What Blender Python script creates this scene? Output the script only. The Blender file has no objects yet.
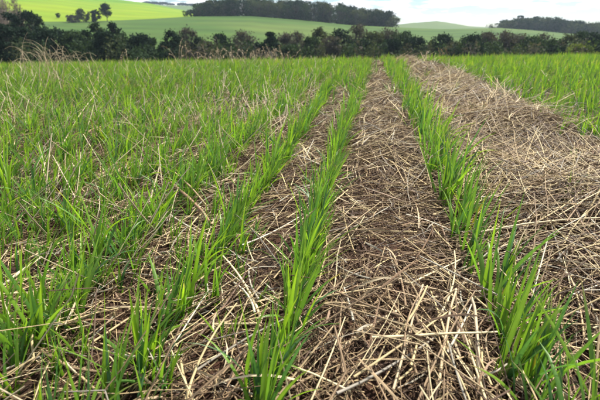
import bpy, math, random
import numpy as np

# ------------------------------------------------------------------ scene, camera, world, sun
scene = bpy.context.scene
COL = scene.collection
R = math.radians
F = 433.0                      # focal length in pixels of a 600 x 400 picture
TH = R(22.0)                   # camera pitched down
CAMH = 0.45                    # phone held low over the crop
cam = bpy.data.cameras.new('camera')
cam.sensor_width = 36.0
cam.lens = F / 600.0 * 36.0
cam.clip_start = 0.02
cam.clip_end = 9000.0
cam.dof.use_dof = True
cam.dof.focus_distance = 0.85
cam.dof.aperture_fstop = 9.5
cam_ob = bpy.data.objects.new('camera', cam)
COL.objects.link(cam_ob)
cam_ob.location = (0, 0, CAMH)
cam_ob.rotation_euler = (R(90) - TH, 0, 0)
scene.camera = cam_ob

SUN_EL, SUN_AZ = R(50), R(48)          # azimuth clockwise from +Y (away from the camera)
world = bpy.data.worlds.new('World')
scene.world = world
world.use_nodes = True
nt = world.node_tree
for n in list(nt.nodes):
    nt.nodes.remove(n)
def nd(t, kind, **kw):
    n = t.nodes.new(kind)
    for k, v in kw.items():
        setattr(n, k, v)
    return n
sky = nd(nt, 'ShaderNodeTexSky', sky_type='NISHITA', sun_disc=False, sun_elevation=SUN_EL, sun_rotation=SUN_AZ,
         air_density=0.8, dust_density=0.0, ozone_density=3.0)
tc = nd(nt, 'ShaderNodeTexCoord')
sep = nd(nt, 'ShaderNodeSeparateXYZ')
nt.links.new(tc.outputs['Generated'], sep.inputs[0])
zc = nd(nt, 'ShaderNodeMath', operation='MAXIMUM'); zc.inputs[1].default_value = 0.0
nt.links.new(sep.outputs['Z'], zc.inputs[0])
za = nd(nt, 'ShaderNodeMath', operation='ADD'); za.inputs[1].default_value = 0.16
nt.links.new(zc.outputs[0], za.inputs[0])
dx = nd(nt, 'ShaderNodeMath', operation='DIVIDE'); dy = nd(nt, 'ShaderNodeMath', operation='DIVIDE')
nt.links.new(sep.outputs['X'], dx.inputs[0]); nt.links.new(za.outputs[0], dx.inputs[1])
nt.links.new(sep.outputs['Y'], dy.inputs[0]); nt.links.new(za.outputs[0], dy.inputs[1])
cmb = nd(nt, 'ShaderNodeCombineXYZ')
nt.links.new(dx.outputs[0], cmb.inputs[0]); nt.links.new(dy.outputs[0], cmb.inputs[1])
cn = nd(nt, 'ShaderNodeTexNoise'); cn.inputs['Scale'].default_value = 2.3; cn.inputs['Detail'].default_value = 7.0
cn.inputs['Roughness'].default_value = 0.58
nt.links.new(cmb.outputs[0], cn.inputs['Vector'])
cr = nd(nt, 'ShaderNodeValToRGB')
cr.color_ramp.elements[0].position = 0.45; cr.color_ramp.elements[0].color = (0, 0, 0, 1)
cr.color_ramp.elements[1].position = 0.53; cr.color_ramp.elements[1].color = (1, 1, 1, 1)
nt.links.new(cn.outputs['Fac'], cr.inputs[0])
mx = nd(nt, 'ShaderNodeMix', data_type='RGBA')
nt.links.new(cr.outputs[0], mx.inputs[0])
nt.links.new(sky.outputs[0], mx.inputs[6])
mx.inputs[7].default_value = (14.0, 14.3, 14.6, 1)       # sunlit cumulus
bg = nd(nt, 'ShaderNodeBackground'); bg.inputs['Strength'].default_value = 0.05
nt.links.new(mx.outputs[2], bg.inputs['Color'])
wo = nd(nt, 'ShaderNodeOutputWorld')
nt.links.new(bg.outputs[0], wo.inputs['Surface'])

sun = bpy.data.lights.new('sun', 'SUN')
sun.energy = 4.6
sun.angle = R(1.5)
sun.color = (1.0, 0.93, 0.82)
sun_ob = bpy.data.objects.new('sun', sun)
COL.objects.link(sun_ob)
sun_ob.rotation_euler = (R(90) - SUN_EL, 0, R(180) - SUN_AZ)

scene.view_settings.view_transform = 'Standard'
scene.view_settings.look = 'None'
scene.view_settings.exposure = 1.12
scene.view_settings.gamma = 1.0
scene.view_settings.use_curve_mapping = False
scene.render.engine = 'CYCLES'
scene.cycles.use_denoising = True
scene.cycles.max_bounces = 8
scene.cycles.transmission_bounces = 6
scene.cycles.volume_bounces = 0

rng = np.random.default_rng(7)
random.seed(7)

# ------------------------------------------------------------------ helpers
UP = np.array([0, math.sin(TH), math.cos(TH)])
FW = np.array([0, math.cos(TH), -math.sin(TH)])
def ray(px, py):
    return np.array([(px - 300) / F, 0, 0]) + UP * (200 - py) / F + FW
def point_at(px, py, r):
    """the place seen at a pixel, r metres away along the ground"""
    d = ray(px, py)
    return np.array([0, 0, CAMH]) + d * (r / math.hypot(d[0], d[1]))
def project(P):
    """pixel (600 x 400) and depth of world points (n,3)"""
    Q = P - np.array([0, 0, CAMH])
    dep = Q @ FW
    dep = np.where(np.abs(dep) < 1e-3, 1e-3, dep)
    return 300 + F * Q[..., 0] / dep, 200 - F * (Q @ UP) / dep, dep

def _hash(ix, iy, seed):
    h = (ix.astype(np.int64) * 374761393 + iy.astype(np.int64) * 668265263 + seed * 974711) & 0x7fffffff
    h = ((h ^ (h >> 13)) * 1274126177) & 0x7fffffff
    return ((h ^ (h >> 16)) & 0xffff) / 65535.0
def vnoise(x, y, seed=0):
    x = np.asarray(x, float); y = np.asarray(y, float)
    ix = np.floor(x); iy = np.floor(y)
    fx = x - ix; fy = y - iy
    fx = fx * fx * (3 - 2 * fx); fy = fy * fy * (3 - 2 * fy)
    a = _hash(ix, iy, seed); b = _hash(ix + 1, iy, seed); c = _hash(ix, iy + 1, seed); d = _hash(ix + 1, iy + 1, seed)
    return (a * (1 - fx) + b * fx) * (1 - fy) + (c * (1 - fx) + d * fx) * fy
def fbm(x, y, seed=0, octv=3):
    s = 0; a = 0.5; t = 0
    for i in range(octv):
        s = s + a * vnoise(x * 2 ** i, y * 2 ** i, seed + i); t += a; a *= 0.5
    return s / t

def mesh_from(name, verts, faces, tint=None, smooth=True):
    """verts (n,3), faces list of equal-length index arrays (m,k)"""
    me = bpy.data.meshes.new(name)
    verts = np.ascontiguousarray(verts, dtype=np.float32).reshape(-1, 3)
    if not isinstance(faces, list):
        faces = [faces]
    faces = [np.asarray(f, dtype=np.int32) for f in faces if len(f)]
    me.vertices.add(len(verts)); me.vertices.foreach_set('co', verts.ravel())
    loops = np.concatenate([f.ravel() for f in faces])
    sizes = np.concatenate([np.full(len(f), f.shape[1], np.int32) for f in faces])
    me.loops.add(len(loops)); me.loops.foreach_set('vertex_index', loops)
    starts = np.zeros(len(sizes), np.int32); starts[1:] = np.cumsum(sizes)[:-1]
    me.polygons.add(len(sizes)); me.polygons.foreach_set('loop_start', starts)
    me.polygons.foreach_set('loop_total', sizes)
    if smooth:
        me.polygons.foreach_set('use_smooth', np.ones(len(sizes), bool))
    if tint is not None:
        at = me.attributes.new('tint', 'FLOAT_COLOR', 'POINT')
        c = np.ones((len(verts), 4), np.float32); tt_ = np.asarray(tint); c[:, :tt_.shape[-1]] = tt_.reshape(-1, tt_.shape[-1])
        at.data.foreach_set('color', c.ravel())
    me.update(calc_edges=True)
    return me
def add(name, me, mat=None, parent=None, **props):
    o = bpy.data.objects.new(name, me)
    COL.objects.link(o)
    if mat is not None and me is not None and len(me.materials) == 0:
        me.materials.append(mat)
    if parent is not None:
        o.parent = parent
    for k, v in props.items():
        o[k] = v
    return o
def empty(name, loc, **props):
    o = bpy.data.objects.new(name, None)
    COL.objects.link(o)
    o.location = loc
    o.empty_display_size = 0.05
    for k, v in props.items():
        o[k] = v
    return o
ONES = ['zeroth', 'first', 'second', 'third', 'fourth', 'fifth', 'sixth', 'seventh', 'eighth', 'ninth', 'tenth', 'eleventh',
        'twelfth', 'thirteenth', 'fourteenth', 'fifteenth', 'sixteenth', 'seventeenth', 'eighteenth', 'nineteenth']
TENS = {2: ('twentieth', 'twenty'), 3: ('thirtieth', 'thirty'), 4: ('fortieth', 'forty'), 5: ('fiftieth', 'fifty'),
        6: ('sixtieth', 'sixty'), 7: ('seventieth', 'seventy'), 8: ('eightieth', 'eighty'), 9: ('ninetieth', 'ninety')}
def nth(n):
    if n < 20:
        return ONES[n]
    if n > 99:
        return 'hundredth' if n == 100 else 'hundred and ' + nth(n - 100)
    t, u = divmod(n, 10)
    return TENS[t][0] if u == 0 else TENS[t][1] + '-' + ONES[u]

# ------------------------------------------------------------------ materials
def new_mat(name):
    m = bpy.data.materials.new(name)
    m.use_nodes = True
    t = m.node_tree
    for n in list(t.nodes):
        t.nodes.remove(n)
    out = nd(t, 'ShaderNodeOutputMaterial')
    return m, t, out
def tint_mat(name, rough=0.55, spec=0.4, transl=0.0, tmul=(1.25, 1.1, 0.5), var=0.25, nscale=60.0, vein=0.0):
    m, t, out = new_mat(name)
    a = nd(t, 'ShaderNodeAttribute', attribute_name='tint')
    g = nd(t, 'ShaderNodeNewGeometry')
    no = nd(t, 'ShaderNodeTexNoise'); no.inputs['Scale'].default_value = nscale; no.inputs['Detail'].default_value = 3
    t.links.new(g.outputs['Position'], no.inputs['Vector'])
    mr = nd(t, 'ShaderNodeMapRange'); mr.inputs[1].default_value = 0.3; mr.inputs[2].default_value = 0.7
    mr.inputs[3].default_value = 1 - var; mr.inputs[4].default_value = 1 + var
    t.links.new(no.outputs['Fac'], mr.inputs[0])
    vout = mr.outputs[0]
    if vein:
        vs = nd(t, 'ShaderNodeMath', operation='MULTIPLY'); vs.inputs[1].default_value = 34.0
        t.links.new(a.outputs['Alpha'], vs.inputs[0])
        vn = nd(t, 'ShaderNodeMath', operation='SINE'); t.links.new(vs.outputs[0], vn.inputs[0])
        va = nd(t, 'ShaderNodeMath', operation='MULTIPLY_ADD'); va.inputs[1].default_value = vein; va.inputs[2].default_value = 1.0
        t.links.new(vn.outputs[0], va.inputs[0])
        vm = nd(t, 'ShaderNodeMath', operation='MULTIPLY')
        t.links.new(va.outputs[0], vm.inputs[0]); t.links.new(mr.outputs[0], vm.inputs[1])
        vout = vm.outputs[0]
    mu = nd(t, 'ShaderNodeVectorMath', operation='SCALE')
    t.links.new(a.outputs['Color'], mu.inputs[0]); t.links.new(vout, mu.inputs['Scale'])
    p = nd(t, 'ShaderNodeBsdfPrincipled')
    p.inputs['Roughness'].default_value = rough
    p.inputs['Specular IOR Level'].default_value = spec
    t.links.new(mu.outputs[0], p.inputs['Base Color'])
    if transl > 0:
        tm = nd(t, 'ShaderNodeVectorMath', operation='MULTIPLY'); tm.inputs[1].default_value = tmul
        t.links.new(mu.outputs[0], tm.inputs[0])
        tr = nd(t, 'ShaderNodeBsdfTranslucent'); t.links.new(tm.outputs[0], tr.inputs['Color'])
        mxs = nd(t, 'ShaderNodeMixShader'); mxs.inputs[0].default_value = transl
        t.links.new(p.outputs[0], mxs.inputs[1]); t.links.new(tr.outputs[0], mxs.inputs[2])
        t.links.new(mxs.outputs[0], out.inputs['Surface'])
    else:
        t.links.new(p.outputs[0], out.inputs['Surface'])
    return m
def ground_mat(name, c0, c1, scale, c2=None, scale2=None, bump=0.0, rough=0.95, stretch=(1, 1, 1), stripe=None):
    m, t, out = new_mat(name)
    g = nd(t, 'ShaderNodeNewGeometry')
    mp = nd(t, 'ShaderNodeVectorMath', operation='MULTIPLY'); mp.inputs[1].default_value = stretch
    t.links.new(g.outputs['Position'], mp.inputs[0])
    n1 = nd(t, 'ShaderNodeTexNoise'); n1.inputs['Scale'].default_value = scale; n1.inputs['Detail'].default_value = 5
    t.links.new(mp.outputs[0], n1.inputs['Vector'])
    r1 = nd(t, 'ShaderNodeMapRange'); r1.inputs[1].default_value = 0.32; r1.inputs[2].default_value = 0.68
    t.links.new(n1.outputs['Fac'], r1.inputs[0])
    m1 = nd(t, 'ShaderNodeMix', data_type='RGBA'); m1.inputs[6].default_value = (*c0, 1); m1.inputs[7].default_value = (*c1, 1)
    t.links.new(r1.outputs[0], m1.inputs[0])
    colout = m1.outputs[2]
    if c2:
        n2 = nd(t, 'ShaderNodeTexNoise'); n2.inputs['Scale'].default_value = scale2; n2.inputs['Detail'].default_value = 4
        t.links.new(g.outputs['Position'], n2.inputs['Vector'])
        r2 = nd(t, 'ShaderNodeMapRange'); r2.inputs[1].default_value = 0.45; r2.inputs[2].default_value = 0.65
        t.links.new(n2.outputs['Fac'], r2.inputs[0])
        m2 = nd(t, 'ShaderNodeMix', data_type='RGBA'); m2.inputs[7].default_value = (*c2, 1)
        t.links.new(r2.outputs[0], m2.inputs[0]); t.links.new(colout, m2.inputs[6])
        colout = m2.outputs[2]
    if stripe:
        wv = nd(t, 'ShaderNodeTexWave', bands_direction='DIAGONAL'); wv.inputs['Scale'].default_value = stripe[0]
        wv.inputs['Distortion'].default_value = 3.0; wv.inputs['Detail'].default_value = 3.0; wv.inputs['Detail Scale'].default_value = 0.6
        t.links.new(mp.outputs[0], wv.inputs['Vector'])
        ws = nd(t, 'ShaderNodeMapRange'); ws.inputs[3].default_value = 1 - stripe[1]; ws.inputs[4].default_value = 1 + stripe[1]
        t.links.new(wv.outputs['Fac'], ws.inputs[0])
        wm_ = nd(t, 'ShaderNodeVectorMath', operation='SCALE')
        t.links.new(colout, wm_.inputs[0]); t.links.new(ws.outputs[0], wm_.inputs['Scale'])
        colout = wm_.outputs[0]
    p = nd(t, 'ShaderNodeBsdfPrincipled'); p.inputs['Roughness'].default_value = rough
    p.inputs['Specular IOR Level'].default_value = 0.2
    t.links.new(colout, p.inputs['Base Color'])
    if bump:
        b = nd(t, 'ShaderNodeBump'); b.inputs['Strength'].default_value = bump; b.inputs['Distance'].default_value = 0.01
        t.links.new(n1.outputs['Fac'], b.inputs['Height']); t.links.new(b.outputs[0], p.inputs['Normal'])
    t.links.new(p.outputs[0], out.inputs['Surface'])
    return m

M_leaf = tint_mat('wheat_leaf', rough=0.42, spec=0.45, transl=0.50, tmul=(1.28, 1.25, 0.50), var=0.16, nscale=40, vein=0.10)
M_straw = tint_mat('straw', rough=0.6, spec=0.3, transl=0.0, var=0.22, nscale=45)
M_litter = tint_mat('litter', rough=0.85, spec=0.15, var=0.3, nscale=60)
M_crown = tint_mat('tree_leaf', rough=0.8, spec=0.08, transl=0.25, tmul=(1.2, 1.2, 0.6), var=0.25, nscale=0.6)
M_bark = tint_mat('bark', rough=0.9, spec=0.1, var=0.3, nscale=4)
M_soil = ground_mat('red_soil', (0.018, 0.009, 0.006), (0.060, 0.029, 0.018), 55, (0.034, 0.023, 0.016), 9, bump=0.8)
M_meadow = ground_mat('meadow', (0.026, 0.068, 0.007), (0.048, 0.096, 0.011), 0.022, (0.082, 0.120, 0.020), 0.006, stretch=(0.6, 2.4, 1), stripe=(0.008, 0.13))
M_crop = ground_mat('bright_crop', (0.105, 0.195, 0.002), (0.17, 0.235, 0.002), 0.012, (0.07, 0.165, 0.004), 0.004, stretch=(0.5, 2.0, 1), stripe=(0.010, 0.08))  # sunlight on this field is put into its raised base colour
M_past = ground_mat('hill_pasture', (0.028, 0.072, 0.009), (0.046, 0.092, 0.012), 0.010, (0.038, 0.072, 0.010), 0.004)
M_far = ground_mat('far_hill', (0.065, 0.11, 0.034), (0.09, 0.13, 0.042), 0.006, (0.055, 0.09, 0.03), 0.003)

# ------------------------------------------------------------------ the near field: shape of the ground
ROWAZ = math.atan(75 / 467.0)
SA, CA = math.sin(ROWAZ), math.cos(ROWAZ)
def to_row(x, y):
    """sideways distance from the row line under the camera, and distance along the rows"""
    return x * CA - y * SA, x * SA + y * CA
def from_row(s, a):
    return s * CA + a * SA, -s * SA + a * CA
SP = 0.19
RA, RB, RC, RD = -0.108, -0.291, 0.225, 0.93      # middle row, its left neighbour, row by the straw strip, first row beyond it
ROWS = [RA, RB, RC]
ROWS += [RB - SP * i for i in range(1, 58)]
ROWS += [RD + SP * i for i in range(0, 50)]
ROWS = np.array(sorted(ROWS))

def gz(x, y):
    x = np.asarray(x, float); y = np.asarray(y, float)
    d = np.maximum(0, y - 1.5)
    z = -0.0052 * d * d + 0.0125 * x * np.clip(y / 6.0, 0, 1.3)
    # steeper beyond the brow
    e = np.maximum(0, y - 12)
    return z - 0.004 * e * e
def mound(x, y):
    s, a = to_row(np.asarray(x, float), np.asarray(y, float))
    i = np.clip(np.searchsorted(ROWS, s), 1, len(ROWS) - 1)
    lo, hi = ROWS[i - 1], ROWS[i]
    w = hi - lo
    t = np.clip((s - lo) / w, 0, 1)
    prof = np.sin(np.pi * t) ** 0.6
    amp = np.where(w > 0.5, 0.060, np.where(w > 0.25, 0.040, 0.032))
    amp = np.where((s < -0.30), 0.032, amp)
    n = fbm(x * 5.0, y * 5.0, 11, 3)
    n2 = fbm(x * 2.6, y * 2.6, 21, 2)
    return amp * prof * (0.30 + 1.2 * n) * np.clip(-0.25 + 2.5 * n2, 0.15, 1.7) + 0.004

def in_view(P, mx=70, near=0.15):
    u, v, d = project(P)
    return (d > near) & (u > -mx) & (u < 600 + mx) & (v < 400 + mx * 1.3)

# soil sheet: fine where it is close
def soil_sheet():
    def axis(lo, hi, fine_lo, fine_hi, fine, coarse):
        a = list(np.arange(fine_lo, fine_hi, fine))
        v, st = fine_hi, fine
        while v < hi:
            a.append(v); st = min(coarse, st * 1.07); v += st
        a.append(hi)
        v, st = fine_lo, fine
        pre = []
        while v > lo:
            st = min(coarse, st * 1.07); v -= st; pre.append(max(v, lo))
        return np.array(pre[::-1] + a)
    X = axis(-24, 24, -1.2, 1.4, 0.016, 0.35)
    Y = axis(-6, 24, 0.2, 2.2, 0.016, 0.35)
    gx, gy = np.meshgrid(X, Y)
    z = gz(gx, gy) + 0.30 * mound(gx, gy)
    z += 0.014 * (fbm(gx * 14, gy * 14, 5, 3) - 0.5) + 0.016 * (fbm(gx * 40, gy * 40, 8, 2) - 0.5)
    V = np.stack([gx, gy, z], -1).reshape(-1, 3)
    ny, nx = gx.shape
    idx = np.arange(ny * nx).reshape(ny, nx)
    Fq = np.stack([idx[:-1, :-1], idx[:-1, 1:], idx[1:, 1:], idx[1:, :-1]], -1).reshape(-1, 4)
    return mesh_from('field_soil', V, Fq)
add('field_soil', soil_sheet(), M_soil, kind='structure')

# ------------------------------------------------------------------ valley and hills
def line(xs, ys):
    return lambda px: np.interp(px, xs, ys)
L200 = line([-200, 800], [54, 50])
L380 = line([-200, 0, 100, 150, 190, 250, 300, 350, 390, 440, 500, 530, 570, 600, 800],
            [24, 22, 21, 19, 16.5, 16, 20, 25, 27, 29, 28, 30, 35, 37, 40])
L700 = line([-200, 0, 60, 100, 150, 185, 205, 260, 390, 480, 500, 540, 600, 800],
            [-20, -12, -9, -3, 3, 10, 17, 24, 30, 31, 28, 28, 31, 33])
L1000 = line([-200, 0, 120, 185, 220, 300, 385, 412, 436, 458, 480, 510, 600, 800],
             [0, 2, 8, 12, 16, 22, 25, 22.5, 20.5, 24, 27.5, 29, 30, 30])
L1500 = line([-200, 120, 150, 200, 260, 400, 500, 800], [4, 4, 3.5, 6, 14, 24.5, 27, 27])
HZ = 467.0
def zline(ln, px, r):
    out = np.empty_like(px)
    for i, p in enumerate(px):
        out[i] = point_at(p, float(ln(p)), r)[2]
    return out
azs = np.radians(np.concatenate([np.arange(-80, -38, 3.0), np.arange(-38, 38, 0.35), np.arange(38, 81, 3.0)]))
pxs = np.clip(300 + HZ * np.tan(np.clip(azs, -1.2, 1.2)), -160, 760)
radii_key = [18, 45, 100, 150, 200, 380, 430, 700, 760, 1000, 1150, 1500, 1650, 1800]
keys = []
keys.append(np.array([float(gz(18 * math.sin(a), max(6, 18 * math.cos(a)))) - 0.35 for a in azs]))
keys.append(np.full(len(azs), -5.0)); keys.append(np.full(len(azs), -11.0)); keys.append(np.full(len(azs), -11.6))
keys.append(zline(L200, pxs, 200)); keys.append(zline(L380, pxs, 380))
left = np.clip((215 - pxs) / 30, 0, 1)
k380, k700 = keys[-1], zline(L700, pxs, 700)
keys.append((k380 + (k700 - k380) * 0.16) * left + (k380 - 1.5) * (1 - left))
keys.append(k700); keys.append(k700 - 2)
k1000 = zline(L1000, pxs, 1000); keys.append(k1000); keys.append(k1000 - 6)
keys.append(zline(L1500, pxs, 1500)); keys.append(keys[-1] - 12); keys.append(np.full(len(azs), -40.0))
KEY = np.array(keys)
def terrain_z(az, r):
    j = np.interp(az, azs, np.arange(len(azs)))
    j0 = int(j); j1 = min(j0 + 1, len(azs) - 1); f = j - j0
    col = KEY[:, j0] * (1 - f) + KEY[:, j1] * f
    return float(np.interp(r, radii_key, col))
def hill(name, r0, r1, nr, mat, jmask=None):
    rr = np.geomspace(r0, r1, nr)
    js = np.arange(len(azs)) if jmask is None else np.where(jmask)[0]
    Z = np.array([[np.interp(r, radii_key, KEY[:, j]) for j in js] for r in rr])
    A = azs[js]
    X = rr[:, None] * np.sin(A)[None]; Y = rr[:, None] * np.cos(A)[None]
    edge = np.minimum(1, np.minimum(np.arange(nr), np.arange(nr)[::-1]) / 3.0)[:, None]
    Z = Z + edge * (fbm(X / 45, Y / 45, 31, 3) - 0.5) * np.minimum(rr[:, None] / 220, 2.0)
    V = np.stack([X, Y, Z], -1).reshape(-1, 3)
    idx = np.arange(V.shape[0]).reshape(nr, len(js))
    Fq = np.stack([idx[:-1, :-1], idx[:-1, 1:], idx[1:, 1:], idx[1:, :-1]], -1).reshape(-1, 4)
    Fq = Fq[:, ::-1]
    return add(name, mesh_from(name, V, Fq), mat, kind='structure')
hill('meadow_ground', 18, 380, 60, M_meadow)
hill('bright_crop_ground', 380, 700, 30, M_crop, pxs < 225)
hill('hill_pasture_ground', 380, 700, 30, M_past, pxs > 215)
hill('far_hill_ground', 700, 1800, 40, M_far)

# ------------------------------------------------------------------ trees
def tube_path(pts, rads, sides=5):
    pts = np.array(pts, float); n = len(pts)
    V = []; 
    for i in range(n):
        d = pts[min(i + 1, n - 1)] - pts[max(i - 1, 0)]
        d = d / (np.linalg.norm(d) + 1e-9)
        a = np.array([1, 0, 0]) if abs(d[0]) < 0.8 else np.array([0, 1, 0])
        u = np.cross(d, a); u /= np.linalg.norm(u); w = np.cross(d, u)
        for k in range(sides):
            t = 2 * math.pi * k / sides
            V.append(pts[i] + rads[i] * (math.cos(t) * u + math.sin(t) * w))
    Fq = []
    for i in range(n - 1):
        for k in range(sides):
            k2 = (k + 1) % sides
            Fq.append((i * sides + k, i * sides + k2, (i + 1) * sides + k2, (i + 1) * sides + k))
    return np.array(V), np.array(Fq)
def join(parts):
    V = []; Fs = []; o = 0
    for v, f in parts:
        V.append(v); Fs.append(f + o); o += len(v)
    return np.concatenate(V), np.concatenate(Fs)
def leaf_cards(C, size, rg, up_bias=0.3):
    n = len(C)
    d = rg.normal(size=(n, 3)); d /= np.linalg.norm(d, axis=1)[:, None]
    e = np.cross(d, rg.normal(size=(n, 3))); e /= np.linalg.norm(e, axis=1)[:, None]
    L = size * rg.uniform(0.6, 1.4, (n, 1)); W = L * rg.uniform(0.45, 0.8, (n, 1))
    q = np.stack([C - d * L * .5, C + e * W * .5, C + d * L * .5, C - e * W * .5], 1)
    return q.reshape(-1, 3), np.arange(4 * n).reshape(n, 4)
KINDS = {   # crown colours: two tones, number of leaf sprays per cubic metre-ish, twiggy share
    'dark':  ((0.007, 0.017, 0.011), (0.018, 0.036, 0.020), 1.0, 0.0),  # dark evergreen, with the tree line's shade put into the colour
    'mid':   ((0.017, 0.036, 0.017), (0.044, 0.070, 0.030), 0.9, 0.0),
    'olive': ((0.036, 0.050, 0.026), (0.074, 0.088, 0.042), 0.8, 0.1),
    'lime':  ((0.10, 0.14, 0.035), (0.16, 0.20, 0.05), 0.9, 0.0),
    'bare':  ((0.048, 0.047, 0.041), (0.090, 0.084, 0.070), 0.55, 1.0),
    'pink':  ((0.120, 0.095, 0.085), (0.190, 0.150, 0.130), 0.35, 1.0),
}
def tree_parts(kind, h, w, seed, leaf, n_leaf, cone=False, flat=False, lo=0.05):
    """meshes of trunk+limbs and crown, base at the origin"""
    rg = np.random.default_rng(seed)
    c0, c1, dens, twig = KINDS[kind]
    crown_lo = h * (lo if not flat else 0.72)
    trunk_h = h * (0.55 if not cone else 0.9)
    if flat: trunk_h = h * 0.93
    r0 = max(0.12, h * (0.022 if not flat else 0.04))
    lean = rg.normal(0, 0.03, 2) * h
    pts = [(lean[0] * t * t, lean[1] * t * t, trunk_h * t) for t in (0, .1, .35, .7, 1)]
    parts = [tube_path(pts, [r0 * 1.5, r0, r0 * .85, r0 * .6, r0 * .3], 6)]
    # clumps
    nc = int(26 + w * 2.6) if not flat else 9
    clumps = []
    for i in range(nc):
        t = rg.uniform(0.05, 1.0)
        if flat:
            a = rg.uniform(0, 6.283); rr = w * 0.5 * math.sqrt(rg.uniform(0.05, 1))
            clumps.append((rr * math.cos(a), rr * math.sin(a), h * rg.uniform(0.86, 0.97), w * .16)); continue
        z = crown_lo + (h - crown_lo) * t
        if cone:
            rad = 0.5 * w * (1.05 - t) ** 0.8
        else:
            rad = 0.5 * w * math.sqrt(max(0.02, 1 - (2 * t - 0.9) ** 2 / 1.25))
        a = rg.uniform(0, 6.283); q = rad * math.sqrt(rg.uniform(0.25, 1)) * rg.uniform(0.75, 1.08)
        cr_ = (0.11 + 0.10 * rg.uniform()) * min(w, h) * (0.65 if cone else 1)
        zz = min(z, h - cr_ * 0.9) + rg.normal(0, 0.02) * h
        clumps.append((q * math.cos(a), q * math.sin(a), zz, cr_))
    clumps.append((lean[0], lean[1], h * 0.94 if not flat else h * .95, 0.13 * min(w, h)))
    for (x, y, z, c) in list(clumps):
        zb = min(trunk_h * 0.95, max(h * 0.08, z * rg.uniform(0.4, 0.7)))
        tb = zb / trunk_h
        b = np.array([lean[0] * tb * tb, lean[1] * tb * tb, zb]); e = np.array([x, y, z])
        m_ = (b + e) / 2 + np.array([0, 0, -0.04 * h]) + rg.normal(0, 0.02 * h, 3)
        parts.append(tube_path([b, m_, e], [r0 * .45, r0 * .3, r0 * .1], 3))
        if twig > 0.05:
            for k in range(int(16 * twig)):
                d = rg.normal(size=3); d[2] = abs(d[2]) * 1.2; d /= np.linalg.norm(d)
                s = b + (e - b) * rg.uniform(0.5, 1)
                e2 = s + d * c * rg.uniform(1.0, 2.0)
                parts.append(tube_path([s, (s + e2) / 2 + rg.normal(0, .04 * c, 3), e2], [r0 * .16, r0 * .11, r0 * .05], 3))
    tv, tf = join(parts)
    bark = np.array([0.065, 0.055, 0.046]) if twig < .5 else np.array(c1) * 0.95
    trunk = mesh_from('trunk', tv, tf, np.tile(bark, (len(tv), 1)))
    # leaves
    wts = np.array([c[3] ** 2 for c in clumps]); wts /= wts.sum()
    n = int(n_leaf * dens)
    ci = rg.choice(len(clumps), n, p=wts)
    CC = np.array(clumps)[ci]
    d = rg.normal(size=(n, 3)); d /= np.linalg.norm(d, axis=1)[:, None]
    rad = CC[:, 3:4] * rg.uniform(0.35, 1.12, (n, 1)) * (1 + 0.25 * rg.normal(size=(n, 1)))
    d[:, 2] *= 0.85 if not flat else 0.35
    P = CC[:, :3] + d * rad
    P[:, 2] = np.maximum(P[:, 2], 0.15)
    lv, lf = leaf_cards(P, leaf, rg)
    tone = rg.uniform(0, 1, len(clumps))[ci] * 0.6 + rg.uniform(0, .4, n)
    col = np.array(c0) + (np.array(c1) - np.array(c0)) * tone[:, None]
    crown = mesh_from('crown', lv, lf, np.repeat(col, 4, axis=0))
    return trunk, crown
def place_tree(name, kind, px, top, wpx, r, seed, label, group=None, leaf=0.42, n_leaf=1900, cone=False, flat=False, hmin=3.0, cat='tree', lo=0.05):
    az = math.atan((px - 300) / HZ)
    base = terrain_z(az, r) - 0.1
    tp = point_at(px, top, r)
    h = max(hmin, tp[2] - base)
    w = wpx / HZ * r
    trunk, crown = tree_parts(kind, h, w, seed, leaf, n_leaf, cone, flat, lo)
    e = empty(name, (r * math.sin(az), r * math.cos(az), base), label=label, category=cat)
    if group: e['group'] = group
    e.rotation_euler = (0, 0, seed * 1.7)
    add('trunk', trunk, M_bark, e); add('crown', crown, M_crown, e)
    return e
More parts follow.
